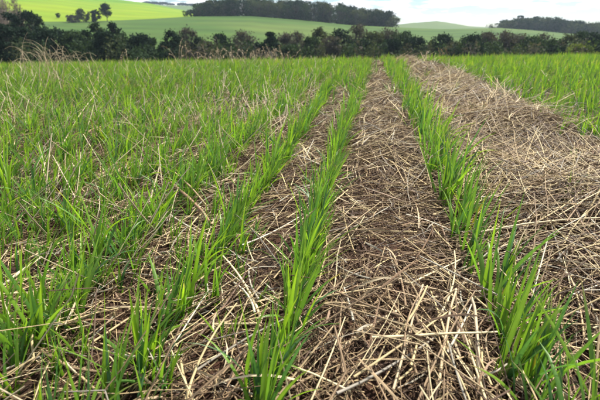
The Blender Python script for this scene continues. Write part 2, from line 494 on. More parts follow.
# valley tree line just below the brow: (pixel x, top, width, kind, distance, cone, extra words)
G1 = 'trees along the valley bottom'
line_trees = [
 (-14, 26, 26, 'dark', 128, 0), (2, 27, 24, 'dark', 122, 0), (13, 15, 18, 'dark', 150, 0), (29, 12, 20, 'dark', 152, 0), (39, 17, 14, 'mid', 156, 0),
 (22, 29, 24, 'dark', 124, 0), (44, 30, 24, 'dark', 126, 0), (58, 30, 22, 'dark', 130, 0), (72, 33, 22, 'mid', 124, 0), (84, 32, 20, 'dark', 130, 0),
 (96, 26, 15, 'mid', 136, 0), (104, 34, 22, 'dark', 122, 0), (113, 24, 18, 'dark', 138, 0), (121, 35, 20, 'mid', 126, 0), (137, 36, 26, 'dark', 124, 0),
 (150, 41, 16, 'mid', 134, 0), (169, 32, 25, 'dark', 122, 0), (186, 30, 22, 'bare', 138, 0), (184, 46, 18, 'olive', 130, 0), (199, 39, 18, 'dark', 126, 0),
 (208, 43, 16, 'olive', 134, 0), (219, 38, 17, 'dark', 128, 0), (231, 45, 18, 'mid', 132, 0), (242, 33, 25, 'bare', 136, 0), (257, 46, 16, 'dark', 126, 0),
 (271, 36, 18, 'dark', 124, 0), (284, 35, 22, 'bare', 140, 0), (288, 46, 22, 'mid', 126, 0), (299, 33, 22, 'bare', 136, 0), (311, 40, 20, 'mid', 128, 0),
 (320, 31, 22, 'olive', 132, 0), (331, 38, 20, 'bare', 126, 0), (342, 31, 24, 'dark', 134, 0), (357, 28, 20, 'bare', 138, 0), (363, 42, 22, 'dark', 126, 0),
 (375, 33, 22, 'olive', 134, 0), (389, 31, 24, 'bare', 138, 0), (394, 42, 22, 'dark', 126, 0), (404, 33, 24, 'mid', 132, 0), (418, 38, 24, 'dark', 128, 0),
 (432, 45, 18, 'olive', 134, 0), (446, 36, 22, 'dark', 130, 0), (461, 47, 16, 'olive', 136, 0), (476, 37, 21, 'dark', 124, 0), (490, 33, 22, 'bare', 138, 0),
 (498, 44, 20, 'mid', 128, 0), (507, 35, 22, 'bare', 134, 0), (521, 36, 24, 'bare', 136, 0), (534, 38, 24, 'mid', 130, 0), (547, 37, 22, 'bare', 138, 0),
 (557, 41, 22, 'mid', 128, 0), (571, 37, 24, 'olive', 130, 0), (585, 33, 18, 'mid', 142, 0), (587, 46, 22, 'lime', 116, 0), (598, 37, 20, 'dark', 132, 0),
 (612, 39, 26, 'mid', 128, 0), (560, 46, 20, 'dark', 120, 0),
]
WORDS = {'dark': 'dark green leafy tree', 'mid': 'mid green leafy tree', 'olive': 'olive grey-green tree',
         'lime': 'pale yellow-green bush', 'bare': 'grey leafless twiggy tree', 'pink': 'pinkish grey leafless tree'}
special = {169: 'round dark bush standing clear right of the tall left group in the valley',
           29: 'tallest dark tree of the left group, crown against the bright crop',
           271: 'small round black-green bush under the hilltop wood in the tree line',
           476: 'round dark bush standing out from the grey thicket, right half',
           446: 'round dark grey bush below the pale distant hill',
           587: 'pale yellow-green bush at the right end of the tree line',
           96: 'narrow mid green tree standing up left of the lone hill tree',
           113: 'narrow dark tree standing up just right of the lone hill tree above',
           357: 'tall grey leafless tree below the right end of the hilltop wood'}
kc = {}
for i, (px, top, w, kind, r, cone) in enumerate(sorted(line_trees)):
    kc[kind] = kc.get(kind, 0) + 1
    lab = special.get(px) or '%s, %s of its colour from left in the valley tree line' % (WORDS[kind], nth(kc[kind]))
    nm = {'bare': 'bare_tree', 'lime': 'bush'}.get(kind, 'pointed_tree' if cone else 'broadleaf_tree')
    place_tree(nm, kind, px, top - 1.5 - 3.0 * random.random() ** 2, w * random.uniform(0.9, 1.3), r, 100 + i, lab, G1, cone=bool(cone), n_leaf=3300, leaf=0.54, hmin=2.5, cat='bush' if kind == 'lime' else 'tree')
# low thicket between and under the trees
def thicket():
    rg = np.random.default_rng(77)
    parts = []; cols = []
    for k in range(480):
        px = rg.uniform(-60, 660); r = rg.uniform(112, 150)
        az = math.atan((px - 300) / HZ); b = terrain_z(az, r) - .2
        top = 42.5 + 3 * math.sin(px * .05) + rg.normal(0, 3) - (5 if px < 130 else 0)
        h = max(2.0, point_at(px, top, r)[2] - b); w = rg.uniform(2.5, 5)
        c0, c1, _, _ = KINDS[['dark', 'mid', 'mid', 'olive', 'bare', 'olive', 'bare'][rg.integers(0, 4) if px < 180 else rg.integers(0, 7)]]
        n = 170
        d = rg.normal(size=(n, 3)); d /= np.linalg.norm(d, axis=1)[:, None]
        q = d * np.array([w / 2, w / 2, h / 2]) * rg.uniform(.5, 1.05, (n, 1)) + np.array([r * math.sin(az), r * math.cos(az), b + h * .5])
        lv, lf = leaf_cards(q, 0.62, rg)
        parts.append((lv, lf))
        cc = np.array(c0) + (np.array(c1) - np.array(c0)) * (rg.uniform() * .5 + rg.uniform(0, .5, (n, 1)))
        cols.append(np.repeat(cc, 4, axis=0))
    v, f = join(parts)
    add('thicket', mesh_from('thicket', v, f, np.concatenate(cols)), M_crown, kind='stuff', label='tangled dark thicket filling the valley bottom under the trees', category='thicket')
thicket()
# hedge, lone tree and bare trees on the left hillside
place_tree('lone_tree', 'dark', 108, 3.5, 10, 372, 301, 'lone dark tree with bare trunk on the edge of the bright crop', None, leaf=0.8, n_leaf=1900, lo=0.36)
place_tree('hedge_bush', 'olive', 84, 9, 13, 372, 302, 'rounded grey-olive bush left of the lone tree on the hill', 'hedge on the crop edge', leaf=0.8, n_leaf=2600)
place_tree('hedge_bush', 'dark', 97, 10, 8, 370, 303, 'small dark bush between the lone tree and the rounded olive bush', 'hedge on the crop edge', leaf=0.8, n_leaf=2000)
place_tree('hedge_bush', 'bare', 74, 15, 13, 368, 304, 'low grey twiggy bush at the left end of the hill hedge', 'hedge on the crop edge', leaf=0.8, n_leaf=2000)
place_tree('hedge_bush', 'mid', 60, 13, 4, 400, 305, 'tiny dark bush alone on the bright crop field', 'hedge on the crop edge', leaf=0.7, n_leaf=400)
for i, (px, top, w) in enumerate([(-6, -4, 18), (8, -3, 16), (21, -2, 10), (3, 6, 16), (15, 9, 14)]):
    place_tree('bare_tree', 'pink', px, top, w, 235 + 6 * i, 320 + i,
               'pinkish leafless tree in the upper left corner, %s from the left' % nth([1, 3, 5, 2, 4][i]), 'leafless trees in the upper left corner', leaf=0.6, n_leaf=1400)
# hilltop woods: front trees one by one, the rest as one mass
def wood(name, spans, r, seed, nfront, side, depth, lab_mass):
    rg = np.random.default_rng(seed)
    xs, tops = spans
    G = 'front trees of the %s wood' % side
    step = (xs[-1] - xs[0]) / nfront
    for i in range(nfront):
        px = xs[0] + step * (i + .5) + rg.uniform(-.2, .2) * step
        top = float(np.interp(px, xs, tops)) + rg.uniform(1.0, 5.5)
        place_tree('wood_tree', ['dark', 'dark', 'mid', 'olive'][rg.integers(0, 4)], px, top, step * rg.uniform(1.7, 2.4), r + rg.uniform(0, 8), seed + i,
                   'dark tree at the front of the %s hilltop wood, %s from its left end' % (side, nth(i + 1)), G, leaf=0.9, n_leaf=1000)
    parts = []; cols = []; tparts = []; tcols = []
    for k in range(int(nfront * 4.5)):
        px = rg.uniform(xs[0] + step, xs[-1] - step * .8); rr = r + rg.uniform(10, depth)
        az = math.atan((px - 300) / HZ); b = terrain_z(az, rr) - .3
        top = float(np.interp(px, xs, tops)) + abs(rg.normal(0, 3.0))
        h = max(5, point_at(px, top, rr)[2] - b); w = rg.uniform(7, 13)
        t, c = tree_parts(['dark', 'mid', 'dark', 'olive'][rg.integers(0, 4)], h, w * 1.2, seed * 7 + k, 1.1, 700)
        for me, P_, C_ in ((t, tparts, tcols), (c, parts, cols)):
            v = np.empty(len(me.vertices) * 3, np.float32); me.vertices.foreach_get('co', v); v = v.reshape(-1, 3).astype(float)
            v += np.array([rr * math.sin(az), rr * math.cos(az), b])
            f = np.empty(len(me.loops), np.int32); me.loops.foreach_get('vertex_index', f)
            cc = np.empty(len(me.vertices) * 4, np.float32); me.attributes['tint'].data.foreach_get('color', cc)
            P_.append((v, f.reshape(-1, 4))); C_.append(cc.reshape(-1, 4)[:, :3])
            bpy.data.meshes.remove(me)
    v, f = join(parts)
    o = add(name, mesh_from(name, v, f, np.concatenate(cols)), M_crown, kind='stuff', label=lab_mass, category='wood')
    v, f = join(tparts)
    add('trunks', mesh_from('trunks', v, f, np.concatenate(tcols)), M_bark, o, kind='stuff')
wood('hilltop_wood', ([187, 193, 200, 230, 300, 340, 360, 385, 392, 397], [7, 4, 1, -4, -1, 2, 7, 9, 11, 17]), 386, 500, 24, 'left', 45,
     'dense dark wood massed along the top of the green hill')
wood('distant_wood', ([494, 502, 510, 520, 545, 560, 580, 600, 660], [24, 19, 17.5, 16, 14.5, 17, 19.5, 21.5, 22]), 520, 600, 18, 'right', 60,
     'dark wood on the right-hand hill under the clouds')
place_tree('umbrella_pine', 'dark', 519, 15.0, 6, 540, 650, 'tall flat-topped tree rising above the right-hand wood', None, leaf=0.9, n_leaf=700, flat=True)
# far tree line on the skyline upper left
for i, (px, top, w) in enumerate([(150, 1.5, 8), (157, 1.8, 7), (165, 2.2, 8), (173, 3.4, 7), (184, 3.0, 8), (192, 3.6, 8)]):
    place_tree('skyline_tree', 'dark', px, top, w * 1.3, 1500, 700 + i, 'tiny far tree on the upper left skyline, %s from left' % nth(i + 1),
               'far trees on the skyline', leaf=3.2, n_leaf=1500, lo=0.0)

# ------------------------------------------------------------------ straw
def straw_geom(p, yaw, L, rad, bend, kink, layer, tilt, K, sides, flat=0.75, free=None):
    """arrays (n,) -> verts (n,K+1,sides,3); the stalks lie on the mulch, following its swells"""
    n = len(yaw)
    t = np.linspace(0, 1, K + 1)[None]
    kk = np.where(t > 0.55, 1.0, 0.0) * kink[:, None]
    ang = yaw[:, None] + bend[:, None] * (t - 0.5) + kk
    dl = (L / K)[:, None]
    cx = np.concatenate([np.zeros((n, 1)), np.cumsum(np.cos(ang[:, :-1]) * dl, 1)], 1)
    cy = np.concatenate([np.zeros((n, 1)), np.cumsum(np.sin(ang[:, :-1]) * dl, 1)], 1)
    mid = K // 2
    X = p[:, 0:1] + cx - cx[:, mid:mid + 1]; Y = p[:, 1:2] + cy - cy[:, mid:mid + 1]
    mnd = mound(X, Y)
    mm = mnd.mean(1, keepdims=True)
    Z = gz(X, Y) + (0.35 * mnd + 0.65 * mm) * layer[:, None] + 0.003 + tilt[:, None] * (t - 0.15) * L[:, None]
    floor_ = gz(X, Y) + 0.30 * mnd - 0.002
    Z = np.maximum(Z, floor_)
    C = np.stack([X, Y, Z], -1)
    d = np.gradient(C, axis=1); d /= (np.linalg.norm(d, axis=2, keepdims=True) + 1e-9)
    u = np.stack([-d[..., 1], d[..., 0], np.zeros_like(d[..., 0])], -1); u /= (np.linalg.norm(u, axis=2, keepdims=True) + 1e-9)
    w = np.cross(d, u)
    taper = (1.0 - 0.35 * t)[..., None]
    V = np.empty((n, K + 1, sides, 3))
    for k in range(sides):
        a = 2 * math.pi * k / sides + 0.6
        V[:, :, k] = C + rad[:, None, None] * taper * (math.cos(a) * u + flat * math.sin(a) * w)
    return V
def straw_faces(K, sides):
    Fq = []
    for i in range(K):
        for k in range(sides):
            k2 = (k + 1) % sides
            Fq.append((i * sides + k, i * sides + k2, (i + 1) * sides + k2, (i + 1) * sides + k))
    return np.array(Fq)
def bulk(Vn, Fq):
    n, m = Vn.shape[0], int(np.prod(Vn.shape[1:-1]))
    return Vn.reshape(-1, 3), (Fq[None] + (np.arange(n) * m)[:, None, None]).reshape(-1, Fq.shape[1])

def blade_geom(p, az, el0, curl, L, W, twist, K, vfold=True):
    n = len(az)
    t = np.linspace(0, 1, K + 1)[None]
    el = el0[:, None] - curl[:, None] * t ** 1.6
    az_ = az[:, None] + twist[:, None] * 0.35 * t
    dl = (L / K)[:, None]
    dxyz = np.stack([np.cos(el) * np.cos(az_), np.cos(el) * np.sin(az_), np.sin(el)], -1)
    step = dxyz[:, :-1] * dl[..., None]
    C = p[:, None, :] + np.concatenate([np.zeros((n, 1, 3)), np.cumsum(step, 1)], 1)
    side = np.stack([-np.sin(az_), np.cos(az_), np.zeros_like(az_)], -1)
    up = np.cross(dxyz, side)
    tw = (twist[:, None] * (0.25 + t))[..., None]
    sd = side * np.cos(tw) + up * np.sin(tw); nm = np.cross(sd, dxyz)
    w = W[:, None] * np.clip(0.55 + 2.2 * t, 0, 1) * np.clip(1 - t ** 2.6, 0.03, 1) * 0.5
    w = w[..., None]
    if vfold:
        return np.stack([C + sd * w + nm * w * 0.28, C, C - sd * w + nm * w * 0.28], 2)
    return np.stack([C + sd * w, C - sd * w], 2)
def blade_faces(K, m):
    Fq = []
    for i in range(K):
        for k in range(m - 1):
            Fq.append((i * m + k, i * m + k + 1, (i + 1) * m + k + 1, (i + 1) * m + k))
    return np.array(Fq)
PAL = np.array([(0.55, 0.455, 0.275), (0.455, 0.355, 0.19), (0.35, 0.262, 0.148), (0.20, 0.137, 0.080), (0.085, 0.052, 0.034), (0.42, 0.385, 0.31), (0.25, 0.225, 0.185)])
PALN = ['pale cream', 'straw yellow', 'tan', 'reddish brown', 'dark brown', 'bleached grey', 'grey']
def straw_density(x, y):
    s, a = to_row(x, y)
    i = np.clip(np.searchsorted(ROWS, s), 1, len(ROWS) - 1)
    lo, hi = ROWS[i - 1], ROWS[i]
    t = (s - lo) / (hi - lo)
    edge = np.minimum(t, 1 - t) * (hi - lo)
    row = np.clip(edge / 0.035, 0.25, 1)
    wide = (hi - lo) > 0.5
    d = np.where(wide, 1.0, 0.85)
    d = np.where(s < -0.32, 0.62 * np.clip(1.25 - np.maximum(0, y - 1.3) / 5, 0.45, 1), d)
    d = np.where(s > RD, 0.28, d)
    patch = np.clip(fbm(x * 2.6, y * 2.6, 41, 3) * 2.6 - 0.25, 0.60, 1.0)
    patch = np.where(wide, np.clip(fbm(x * 5.0, y * 5.0, 11, 3) * 4.2 - 1.05, 0.22, 1.0), patch)
    patch = np.where(y > 2.2, np.maximum(patch, 0.7), patch)
    return d * row * patch
def scatter(n_per_m2, y0, y1, pad=70):
    """points spread evenly over the visible part of the field"""
    ys = []; xs = []
    for yy in np.arange(y0, y1, 0.1):
        half = 0.1 + (yy + 0.25) * (300 + pad) / F
        m = rng.poisson(n_per_m2 * 0.1 * 2 * half)
        xs.append(rng.uniform(-half, half, m)); ys.append(rng.uniform(yy, yy + 0.1, m))
    x = np.concatenate(xs); y = np.concatenate(ys)
    P = np.stack([x, y, gz(x, y)], -1)
    return P[in_view(P, pad)]
def straw_set(n_per_m2, y0, y1, lmin, lmax, rmin, rmax):
    P = scatter(n_per_m2, y0, y1)
    k = rng.uniform(size=len(P)) < straw_density(P[:, 0], P[:, 1])
    P = P[k]; n = len(P)
    s, a = to_row(P[:, 0], P[:, 1])
    wide = (s > RC + .03) & (s < RD)
    flow = (fbm(P[:, 0] * 2.3, P[:, 1] * 2.3, 51, 3) - 0.5) * 4.0
    base = np.where(wide, R(42) + flow * 0.55, R(30) + flow * 1.1)
    spread = np.where(wide, 0.75, 0.95)
    bx = P[:, 0] + 0.09 * (fbm(P[:, 0] * 9, P[:, 1] * 9, 71, 2) - .5); by = P[:, 1] + 0.09 * (fbm(P[:, 0] * 9, P[:, 1] * 9, 75, 2) - .5)
    ca, sa_ = math.cos(0.6), math.sin(0.6)
    ci, cj = np.floor((bx * ca + by * sa_) / 0.13), np.floor((by * ca - bx * sa_) / 0.085)
    b_yaw = (_hash(ci, cj, 3) - .5) * np.where(wide, 1.5, 2.0); b_ton = np.where(wide, 0.82, 0.72) + 0.48 * _hash(ci, cj, 4); b_lift = _hash(ci, cj, 5) ** 2
    spread = spread * 0.6
    yaw = base + b_yaw + rng.normal(0, 1, n) * spread
    loose = rng.uniform(size=n) < 0.22
    yaw = np.where(loose, rng.uniform(0, 6.283, n), yaw)
    L = lmin + (lmax - lmin) * rng.beta(1.4, 2.6, n)
    L = np.where(wide, L * 1.45, L)
    rad = rmin + (rmax - rmin) * rng.beta(1.5, 1.9, n)
    bend = rng.normal(0, 0.32, n)
    kink = np.where(rng.uniform(size=n) < 0.30, rng.normal(0, 0.7, n), 0)
    layer = rng.uniform(0.5, 1.15, n) + 0.55 * b_lift * rng.uniform(0, 1, n)
    tilt = rng.normal(0, 0.10, n) + np.where(rng.uniform(size=n) < 0.10, rng.uniform(0.1, 0.5, n), 0)
    pw = np.array([.17, .22, .20, .15, .10, .09, .07]); pw2 = np.array([.16, .21, .22, .18, .10, .07, .06])
    pi = np.where(wide | (s < -0.30), rng.choice(7, n, p=pw), rng.choice(7, n, p=pw2 / pw2.sum()))
    # lower layers are darker, browner straw
    low = rng.uniform(size=n) < np.where(P[:, 1] > 2.2, 0.22, np.where(wide, 0.34, 0.5))
    layer = np.where(low, rng.uniform(0.30, 0.75, n), layer)
    pi = np.where(low & (rng.uniform(size=n) < .8), rng.choice([3, 4, 4], n), pi)
    col = PAL[pi] * rng.uniform(0.8, 1.15, (n, 1)) * np.where(low, 1, b_ton)[:, None]
    rot = np.clip(fbm(P[:, 0] * 4.2, P[:, 1] * 4.2, 91, 3) * 3.4 - 1.1, 0, 1)     # fresh straw against rotted brown patches
    old = (rng.uniform(size=n) < 0.60 * (1 - rot)) & (layer < 1.12)
    col = np.where(old[:, None], PAL[rng.choice([2, 3, 3, 4], n)] * rng.uniform(.7, 1.1, (n, 1)), col)
    stub = (s < -0.36) & (rng.uniform(size=n) < 0.14)
    col = np.where(stub[:, None], np.array([0.46, 0.385, 0.26]) * rng.uniform(.7, 1.15, (n, 1)), col)
    tilt = np.where(stub, rng.uniform(0.25, 1.3, n), tilt); L = np.where(stub, np.minimum(L, 0.16), L)
    return dict(p=P, yaw=yaw, L=L, rad=rad, bend=bend, kink=kink, layer=layer, tilt=tilt, pi=pi, col=col)
def sub(S, m):
    return {k: v[m] for k, v in S.items()}
def geom(S, K, sides):
    return straw_geom(S['p'], S['yaw'], S['L'], S['rad'], S['bend'], S['kink'], S['layer'], S['tilt'], K, sides)

near = straw_set(4300, 0.30, 2.4, 0.04, 0.32, 0.0006, 0.0025)
C_ = near['p']
u, v, dep = project(C_ + np.array([0, 0, .02]))
inside = (u > 5) & (u < 595) & (v < 396) & (v > 100)
top = near['layer'] > 0.85
score = np.where(inside & top, near['L'] * near['rad'] / dep ** 2 * np.where(near['pi'] < 4, 1.3, 1.0), 0)
pick = np.zeros(len(score), bool); pick[np.argsort(-score)[:285]] = True
rest = sub(near, ~pick)
V1, F1 = bulk(geom(rest, 4, 3), straw_faces(4, 3))
c1 = np.repeat(rest['col'], 5 * 3, axis=0)
farS = straw_set(1900, 2.4, 5.0, 0.07, 0.32, 0.0014, 0.0028)
V2, F2 = bulk(geom(farS, 2, 3), straw_faces(2, 3)); c2 = np.repeat(farS['col'], 9, axis=0)
farT = straw_set(560, 5.0, 11.5, 0.10, 0.36, 0.0022, 0.0042)
V3, F3 = bulk(geom(farT, 2, 3), straw_faces(2, 3)); c3 = np.repeat(farT['col'], 9, axis=0)
Vs, Fs = join([(V1, F1), (V2, F2), (V3, F3)])
add('straw_mulch', mesh_from('straw_mulch', Vs, Fs, np.concatenate([c1, c2, c3])), M_straw, kind='stuff',
    label='matted layer of dry straw covering the soil between the rows', category='straw')
print('straw', len(rest['yaw']), len(farS['yaw']), len(farT['yaw']))
# flat dead leaves tangled in it
def dead_leaves(n_per_m2, y0, y1, K, wm):
    P = scatter(n_per_m2, y0, y1)
    P = P[rng.uniform(size=len(P)) < straw_density(P[:, 0], P[:, 1])]
    n = len(P)
    P[:, 2] += mound(P[:, 0], P[:, 1]) * rng.uniform(0.6, 1.15, n) + 0.004
    col = np.array([(0.34, 0.25, 0.15), (0.22, 0.14, 0.085), (0.44, 0.36, 0.23), (0.30, 0.27, 0.21)])[rng.choice(4, n, p=[.35, .3, .2, .15])] * rng.uniform(.75, 1.15, (n, 1))
    el = rng.normal(0.12, 0.28, n)
    Vn = blade_geom(P, rng.uniform(0, 6.283, n), el, rng.uniform(-0.2, 1.0, n) + el, rng.uniform(0.03, 0.15, n), rng.uniform(0.0016, 0.0042, n) * wm, rng.normal(0, 2.0, n), K)
    v, f = bulk(Vn, blade_faces(K, 3))
    return v, f, np.repeat(col, (K + 1) * 3, axis=0)
dl = [dead_leaves(1000, 0.30, 2.4, 5, 1.0), dead_leaves(400, 2.4, 6.0, 3, 1.4)]
v, f = join([(a, b) for a, b, c in dl])
add('dead_leaf_litter', mesh_from('dead_leaf_litter', v, f, np.concatenate([c for a, b, c in dl])), M_straw, kind='stuff',
    label='curled dead leaves tangled among the straw', category='litter')
# fine broken fragments and fibres under the stalks
fr = scatter(7200, 0.30, 2.2)
k = rng.uniform(size=len(fr)) < np.clip(straw_density(fr[:, 0], fr[:, 1]) + 0.25, 0, 1)
fr = fr[k]; n = len(fr)
Sf = dict(p=fr, yaw=rng.uniform(0, 6.283, n), L=0.012 + 0.10 * rng.beta(1.1, 2.4, n), rad=rng.uniform(0.00035, 0.0010, n), bend=rng.normal(0, 1.0, n),
          kink=np.zeros(n), layer=rng.uniform(0.3, 1.08, n), tilt=rng.normal(0, 0.25, n))
colf = np.array([(0.12, 0.075, 0.042), (0.055, 0.034, 0.021), (0.21, 0.146, 0.083), (0.34, 0.262, 0.15)])[rng.choice(4, n, p=[.38, .36, .19, .07])] * rng.uniform(.75, 1.2, (n, 1))  # brown chaff, darkened so the colour carries the shade between stalks
Vf, Ff = bulk(geom(Sf, 2, 3), straw_faces(2, 3))
add('straw_fragments', mesh_from('straw_fragments', Vf, Ff, np.repeat(colf, 9, axis=0)), M_litter, kind='stuff',
    label='fine brown chaff and broken fibres lying under the stalks', category='chaff')
print('frags', n)
# the stalks that show largest, one by one
S = sub(near, pick)
G = geom(S, 6, 6); Fi = straw_faces(6, 6)
s_, a_ = to_row(S['p'][:, 0], S['p'][:, 1])
def strip_name(s):
    if s < -0.86: return 'among the far left rows'
    if s < -0.48: return 'in the second gap left of the middle row'
    if s < RB: return 'in the gap beyond the row left of middle'
    if s < RA: return 'between the middle row and its left neighbour'
    if s < RC: return 'in the gap right of the middle row'
    if s < 0.6: return 'on the broad straw strip beside its near row'
    return 'on the outer side of the broad straw strip'
order = np.argsort(np.hypot(S['p'][:, 0], S['p'][:, 1]))
cnt = {}
for i in order:
    shp = 'kinked' if abs(S['kink'][i]) > 0.35 else ('curved' if abs(S['bend'][i]) > 0.4 else 'straight')
    key = (shp, PALN[S['pi'][i]], strip_name(s_[i])); cnt[key] = cnt.get(key, 0) + 1
    c = S['p'][i].copy(); c[2] = G[i, :, :, 2].min()
    me = mesh_from('straw_stalk', G[i].reshape(-1, 3) - c, Fi, np.tile(S['col'][i], (42, 1)))
    o = add('straw_stalk', me, M_straw, label='%s %s stalk %s, %s nearest' % (key[0], key[1], key[2], nth(cnt[key])), category='straw', group='loose straw stalks on the ground')
    o.location = c

# ------------------------------------------------------------------ wheat
def make_plants():
    px, py, sz, rid = [], [], [], []
    for ri, s in enumerate(ROWS):
        a = np.concatenate([np.arange(0.2, 1.5, {RA: 0.026, RC: 0.029, RB: 0.028}.get(s, 0.024)), np.arange(1.5, 13.5, 0.024 if s < 0.3 else 0.030)])
        a = a + rng.uniform(-0.012, 0.012, len(a))
        keepp = rng.uniform(size=len(a)) < np.where(s < -0.40, 0.95, np.where(s > 1, 0.95, 0.86))
        # thinner with distance, where blades are drawn wider
        keepp &= rng.uniform(size=len(a)) < np.clip(1.15 - (a - 2.0) * 0.075, 0.5, 1)
        gap = fbm(np.full(len(a), s * 9.0), a * 3.0, 61, 2)
        if s in (RA, RB, RC):
            keepp &= gap > 0.02
        else:
            keepp &= gap > 0.24
        a = a[keepp]
        wob = 0.008 if s in (RA, RB) else 0.012 if s == RC else (0.022 if s < 0 else 0.026)
        off = s + rng.normal(0, 1, len(a)) * (wob + (0.011 * np.clip(a - 1.2, 0, 4) if s in (RA, RB, RC) else 0))
        X, Y = from_row(off, a)
        px.append(X); py.append(Y); rid.append(np.full(len(a), ri))
        base = 0.95 if s in (RA, RB) else (1.12 if s == RC else 0.95)
        if s < -0.4: base = 0.95
        sz.append(base * rng.uniform(0.75, 1.2, len(a)) * (0.85 + 0.3 * gap[keepp]))
    # strays between the rows, many on the left
    P = scatter(180, 0.4, 9.0)
    s, a = to_row(P[:, 0], P[:, 1])
    pr = np.where(s < -0.40, np.clip(0.55 + (P[:, 1] - 0.7) * 0.5, 0.45, 1.0) * np.clip((-0.36 - s) / 0.12, 0.2, 1) * np.clip(fbm(P[:, 0] * 2.0, P[:, 1] * 2.0, 81, 3) * 3.2 - 0.75, 0.3, 1), np.where(s > RD, 0.5, np.where((s > 0.26), np.where(P[:, 1] > 1.6, 0.07, 0.02), np.where(s > -0.08, 0.02, 0.04))))
    k = rng.uniform(size=len(P)) < pr
    P = P[k]; s = s[k]
    px.append(P[:, 0]); py.append(P[:, 1]); rid.append(np.where(s < -0.4, -10 - np.searchsorted(ROWS, s), np.where(s > RD, -2, -3)))
    sz.append(rng.uniform(0.45, 0.9, len(P)))
    Q = scatter(270, 0.34, 1.3)
    s = to_row(Q[:, 0], Q[:, 1])[0]
    Q = Q[(s < -0.16) & (rng.uniform(size=len(Q)) < np.where(s < -0.3, 0.8, 0.25))]
    px.append(Q[:, 0]); py.append(Q[:, 1]); rid.append(-10 - np.searchsorted(ROWS, to_row(Q[:, 0], Q[:, 1])[0])); sz.append(rng.uniform(0.4, 0.75, len(Q)))
    for (qx, qy, cnt_, sz_) in ((274, 404, 2, 1.0), (284, 378, 1, 1.0), (512, 392, 2, 1.1), (42, 362, 3, 1.2), (138, 390, 2, 1.0), (2, 345, 1, 1.1), (596, 412, 2, 1.1), (210, 300, 1, .9)):
        d = ray(qx, qy); t_ = (CAMH - 0.01) / -d[2]
        px.append(d[0] * t_ + rng.normal(0, .012, cnt_)); py.append(d[1] * t_ + rng.normal(0, .012, cnt_))
        rid.append(np.full(cnt_, -4 if qx < 200 else (int(np.argmin(np.abs(ROWS - (RA if qx < 400 else RC)))) if qx < 550 else -3))); sz.append(sz_ * rng.uniform(.85, 1.15, cnt_))
    X = np.concatenate(px); Y = np.concatenate(py)
    P = np.stack([X, Y, gz(X, Y) + 0.3 * mound(X, Y)], -1)
    k = in_view(P, 60) | in_view(P + np.array([0, 0, .14]), 60)
    k &= np.hypot(X, Y) > 0.36
    return P[k], np.concatenate(sz)[k], np.concatenate(rid)[k]
PP, SZ, RID = make_plants()
DIST = np.linalg.norm(PP - np.array([0, 0, CAMH]), axis=1)
u, v, dep = project(PP + np.array([0, 0, 0.04]))
vis = (u > 0) & (u < 600) & (v < 405)
order = np.argsort(np.where(vis, DIST, DIST + 100))
solo = order[:300]
solo_mask = np.zeros(len(PP), bool); solo_mask[solo] = True
print('plants', len(PP))
def blades_for(idx, nb_lo, nb_hi, wmul=1.0):
    """blade parameters for the plants idx; returns dict with owner"""
    nb = rng.integers(nb_lo, nb_hi + 1, len(idx))
    own = np.repeat(np.arange(len(idx)), nb)
    n = len(own)
    P = PP[idx][own]; sz = SZ[idx][own]
    # order of the leaf on its plant: young ones upright, old ones spread
    rank = rng.uniform(size=n)
    lean_az = R(28) + rng.normal(0, 0.7, n)           # wind from the left: tips lean right and away
    az = np.where(rng.uniform(size=n) < np.where(np.abs(to_row(P[:, 0], P[:, 1])[0] - 0.06) < 0.40, 0.80, 0.55), lean_az, rng.uniform(0, 6.283, n))
    el0 = R(85) - rank * R(27) + rng.normal(0, R(5), n)
    curl = 0.12 + rank * 0.62 * rng.uniform(0.3, 1.4, n) + np.where(rng.uniform(size=n) < 0.14, rng.uniform(0.5, 1.5, n), 0)
    L = sz * rng.uniform(0.075, 0.165, n) * (0.85 + 0.25 * (1 - rank))
    W = rng.uniform(0.0030, 0.0072, n) * wmul * np.clip(sz, .7, 1.15)
    base = P + np.stack([rng.normal(0, 0.006, n), rng.normal(0, 0.006, n), rng.uniform(-0.006, 0.012, n)], -1)
    twist = rng.normal(0, 0.7, n)
    hue = rng.uniform(size=n)
    g0 = np.array([0.086, 0.222, 0.044]); g1 = np.array([0.188, 0.348, 0.034]); g2 = np.array([0.056, 0.155, 0.055])
    col = g0 + (g1 - g0) * hue[:, None]
    blue = (rng.uniform(size=n) < 0.17)[:, None]
    col = np.where(blue, g2 * rng.uniform(.8, 1.3, (n, 1)), col)
    yel = (rng.uniform(size=n) < 0.004)[:, None]
    col = np.where(yel, np.array([0.36, 0.34, 0.06]), col)
    return dict(own=own, p=base, az=az, el0=el0, curl=curl, L=L, W=W, twist=twist, col=col)
def blade_tint(col, K, m):
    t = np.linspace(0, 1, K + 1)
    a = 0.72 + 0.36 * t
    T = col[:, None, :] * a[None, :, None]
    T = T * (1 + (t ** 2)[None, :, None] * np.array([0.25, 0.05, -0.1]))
    dry = (rng.uniform(size=len(col)) < 0.14)[:, None, None] * np.clip((t - 0.78) * 6, 0, 1)[None, :, None]
    T = T * (1 - dry) + np.array([0.42, 0.33, 0.17]) * dry
    T = np.repeat(T[:, :, None, :], m, axis=2)
    if m == 3:
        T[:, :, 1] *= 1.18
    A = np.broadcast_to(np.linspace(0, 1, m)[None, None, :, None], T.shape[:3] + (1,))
    return np.concatenate([T, A], -1)
def bl(B, K, vf):
    return blade_geom(B['p'], B['az'], B['el0'], B['curl'], B['L'], B['W'], B['twist'], K, vf)
